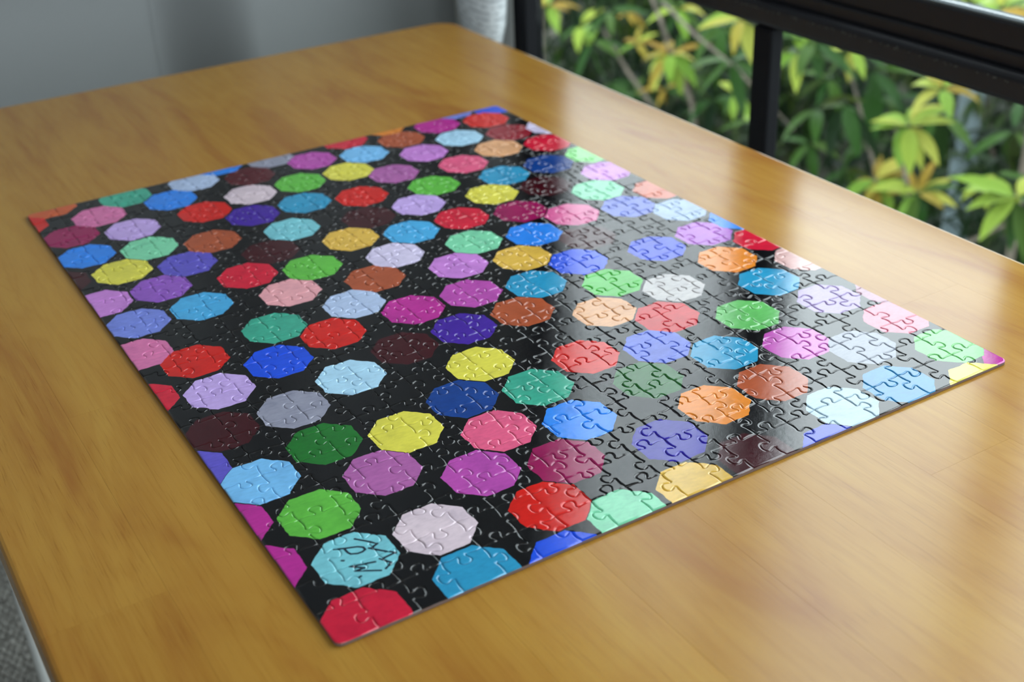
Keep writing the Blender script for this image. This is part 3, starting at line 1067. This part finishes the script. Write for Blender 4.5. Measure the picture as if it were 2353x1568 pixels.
hedge = empty('hedge', (4.6, 2.5, GZ), 'dense dark green hedge filling the view through the lower panes', 'hedge')
foliage(hedge, 4600, (3.72, 5.6, -0.6, 7.6, GZ + .05, ZT - .75), 1, .115, M_leaf_dark, 1.6)
branch(hedge, [(4.6, 1.0, GZ), (4.5, 1.1, GZ + .8), (4.65, 1.2, GZ + 1.6)], .05, .02, name='stem')
branch(hedge, [(4.7, 3.4, GZ), (4.75, 3.3, GZ + .8), (4.6, 3.5, GZ + 1.6)], .05, .02, name='stem')
branch(hedge, [(4.6, 5.6, GZ), (4.7, 5.5, GZ + .8), (4.6, 5.4, GZ + 1.6)], .05, .02, name='stem')
back = empty('tall_hedge', (6.6, 3.5, GZ), 'taller shadowy hedge standing behind the dark green one', 'hedge')
foliage(back, 1500, (5.8, 7.4, -2.0, 10.5, GZ, ZT - .35), 2, .19, M_leaf_dark, 1.1)
branch(back, [(6.6, 2.0, GZ), (6.6, 2.0, GZ + 2)], .06, .03, name='stem')
branch(back, [(6.6, 6.0, GZ), (6.6, 6.0, GZ + 2)], .06, .03, name='stem')


def Zr(z):
    return z + ZT


# shrub seen through the left-hand pane
s1 = empty('shrub', (2.55, 2.75, GZ), 'leafy shrub with yellow-green leaf whorls outside the left-hand lower pane', 'shrub')
branch(s1, [(2.6, 2.75, GZ), (2.62, 2.8, Zr(-1.7)), (2.45, 2.75, Zr(-.95)), (2.2, 2.64, Zr(-.55))], .022, .008)
branch(s1, [(2.25, 2.66, Zr(-.56)), (2.2, 2.45, Zr(-.60)), (2.2, 2.25, Zr(-.66)), (2.25, 2.05, Zr(-.80))], .009, .004)
branch(s1, [(2.22, 2.70, Zr(-.52)), (2.2, 2.60, Zr(-.60)), (2.2, 2.56, Zr(-.69))], .009, .006)
branch(s1, [(2.4, 3.20, Zr(-.78)), (2.4, 3.05, Zr(-.90)), (2.5, 2.85, Zr(-1.15))], .007, .012)
branch(s1, [(2.3, 3.5, GZ), (2.32, 3.48, Zr(-.75))], .014, .011)
# shrub seen through the right-hand pane
s2 = empty('shrub', (2.5, 1.7, GZ), 'leafy shrub with bright green leaf stars outside the right-hand lower pane', 'shrub')
W1P = [
    ((2.2, 2.556, -0.689), 0.105, ('bright', 'bright', 'bright', 'old'), 15, 0.7),
    ((2.3, 3.118, -0.79), 0.12, ('bright', 'mid'), 5, 1.2),
    ((2.6, 3.271, -0.886), 0.075, ('old', 'old', 'bright'), 7, 0.3),
    ((2.7, 3.47, -0.826), 0.08, ('old', 'mid'), 6, 0.4),
    ((2.2, 3.236, -0.672), 0.1, ('bright', 'old'), 7, 0.5),
    ((2.0, 2.007, -0.436), 0.1, ('old', 'bright'), 8, 0.6),
    ((2.1, 2.158, -0.598), 0.13, ('mid',), 7, 0.9),
    ((2.5, 2.965, -0.962), 0.09, ('old', 'mid'), 6, 0.5),
    ((2.3, 2.308, -0.857), 0.07, ('bright', 'mid'), 5, 0.5),
    ((2.3, 2.436, -0.595), 0.11, ('mid',), 7, 0.8),
    ((2.4, 3.16, -0.71), 0.11, ('mid', 'dark'), 7, 0.8),
    ((2.6, 2.95, -0.754), 0.11, ('mid', 'dark'), 7, 0.7),
    ((2.7, 3.354, -1.049), 0.12, ('mid', 'dark'), 7, 0.8),
    ((2.6, 3.444, -1.077), 0.12, ('dark', 'mid'), 7, 0.7),
    ((2.5, 2.7, -0.933), 0.11, ('mid', 'dark'), 7, 0.6),
    ((2.6, 3.635, -0.897), 0.1, ('mid', 'bright'), 7, 0.7),
    ((2.7, 3.016, -0.951), 0.09, ('mid',), 7, 0.8),
    ((2.7, 3.898, -1.033), 0.11, ('mid', 'dark'), 7, 0.7),
    ((2.5, 2.898, -0.667), 0.09, ('mid', 'bright'), 7, 0.6),
    ((2.6, 3.302, -1.084), 0.1, ('mid',), 7, 0.8),
    ((2.4, 2.478, -0.833), 0.08, ('mid', 'bright'), 7, 0.7),
]
W2P = [
    ((2.1, 1.513, -0.606), 0.105, ('bright',), 14, 0.6),
    ((2.1, 1.429, -0.494), 0.095, ('bright', 'bright', 'old'), 7, 0.4),
    ((2.2, 1.688, -0.823), 0.09, ('bright', 'bright', 'old'), 12, 0.4),
    ((2.2, 1.545, -0.812), 0.1, ('bright', 'old', 'mid'), 12, 0.5),
    ((2.0, 1.117, -0.631), 0.11, ('bright', 'mid'), 13, 0.6),
    ((2.4, 1.931, -0.626), 0.16, ('mid', 'dark'), 8, 1.0),
    ((2.15, 1.898, -0.496), 0.12, ('mid',), 8, 0.6),
    ((2.4, 1.67, -0.681), 0.12, ('mid', 'dark'), 8, 0.8),
    ((2.1, 1.899, -0.515), 0.11, ('mid', 'bright'), 7, 0.6),
    ((2.2, 1.821, -0.654), 0.13, ('mid', 'dark'), 7, 0.8),
    ((2.0, 1.225, -0.255), 0.1, ('bright', 'old', 'mid'), 9, 0.5),
    ((2.2, 1.48, -0.308), 0.1, ('mid', 'bright'), 8, 0.5),
    ((2.1, 1.254, -0.281), 0.1, ('old', 'bright'), 7, 0.4),
    ((2.6, 2.105, -0.934), 0.13, ('dark', 'mid'), 7, 0.7),
    ((2.6, 1.596, -0.749), 0.12, ('mid', 'dark'), 7, 0.7),
    ((2.2, 1.914, -0.691), 0.12, ('dark', 'mid'), 7, 0.7),
    ((2.3, 1.905, -0.542), 0.09, ('mid', 'bright'), 8, 0.7),
    ((2.5, 2.182, -0.731), 0.09, ('mid', 'dark'), 8, 0.8),
    ((2.5, 1.933, -0.727), 0.1, ('mid',), 8, 0.8),
    ((2.4, 2.139, -0.899), 0.09, ('mid', 'dark'), 7, 0.8),
    ((2.4, 1.477, -0.787), 0.09, ('mid', 'bright'), 7, 0.6),
    ((2.5, 2.087, -0.989), 0.09, ('mid', 'dark'), 8, 0.7),
]

for wl, sh_, sd in ((W1P, s1, 100), (W2P, s2, 200)):
    for k, (pos, size, kinds, n_, hg) in enumerate(wl):
        whorl(sh_, (pos[0], pos[1], Zr(pos[2])), size * 1.2, kinds, n_, sd + k, (-.35, -.15, 1), hg)
foliage(s1, 260, (2.4, 3.1, 2.45, 4.4, GZ + .7, Zr(-.72)), 31, .10, M_leaf_dark, 2.2)
foliage(s2, 260, (2.4, 3.2, 0.9, 2.12, GZ + .7, Zr(-.66)), 32, .10, M_leaf_dark, 2.2)
branch(s2, [(2.55, 1.7, GZ), (2.5, 1.68, Zr(-1.6)), (2.35, 1.62, Zr(-1.1)), (2.1, 1.55, Zr(-.62))], .02, .007)
branch(s2, [(2.35, 1.62, Zr(-1.1)), (2.3, 1.50, Zr(-.98)), (2.3, 1.36, Zr(-.86))], .012, .006)
branch(s2, [(2.4, 1.64, Zr(-1.2)), (2.25, 1.72, Zr(-.86)), (2.3, 1.9, Zr(-.62))], .012, .005)
branch(s2, [(2.45, 1.45, GZ), (2.5, 1.47, Zr(-1.2)), (2.6, 1.55, Zr(-.5))], .020, .014)
# pale trunk
trunk = empty('tree_trunk', (3.38, 2.35, GZ), 'pale grey smooth tree trunk standing behind the right-hand shrub', 'tree')
V, F = tube([(0, 0, 0), (-.01, 0, .8), (.0, .02, 1.5), (.02, .02, 2.0)], [.055, .048, .042, .036], 12)
mesh_obj('trunk', V, F, M_bark_pale, trunk, True)
V, F = tube([(0, .02, 1.95), (.05, .10, 2.15), (.12, .22, 2.3)], [.03, .018, .006], 8)
mesh_obj('limb', V, F, M_bark_pale, trunk, True)
V, F = tube([(.02, .02, 1.9), (.05, -.10, 2.1), (.12, -.2, 2.25)], [.026, .015, .006], 8)
mesh_obj('limb', V, F, M_bark_pale, trunk, True)
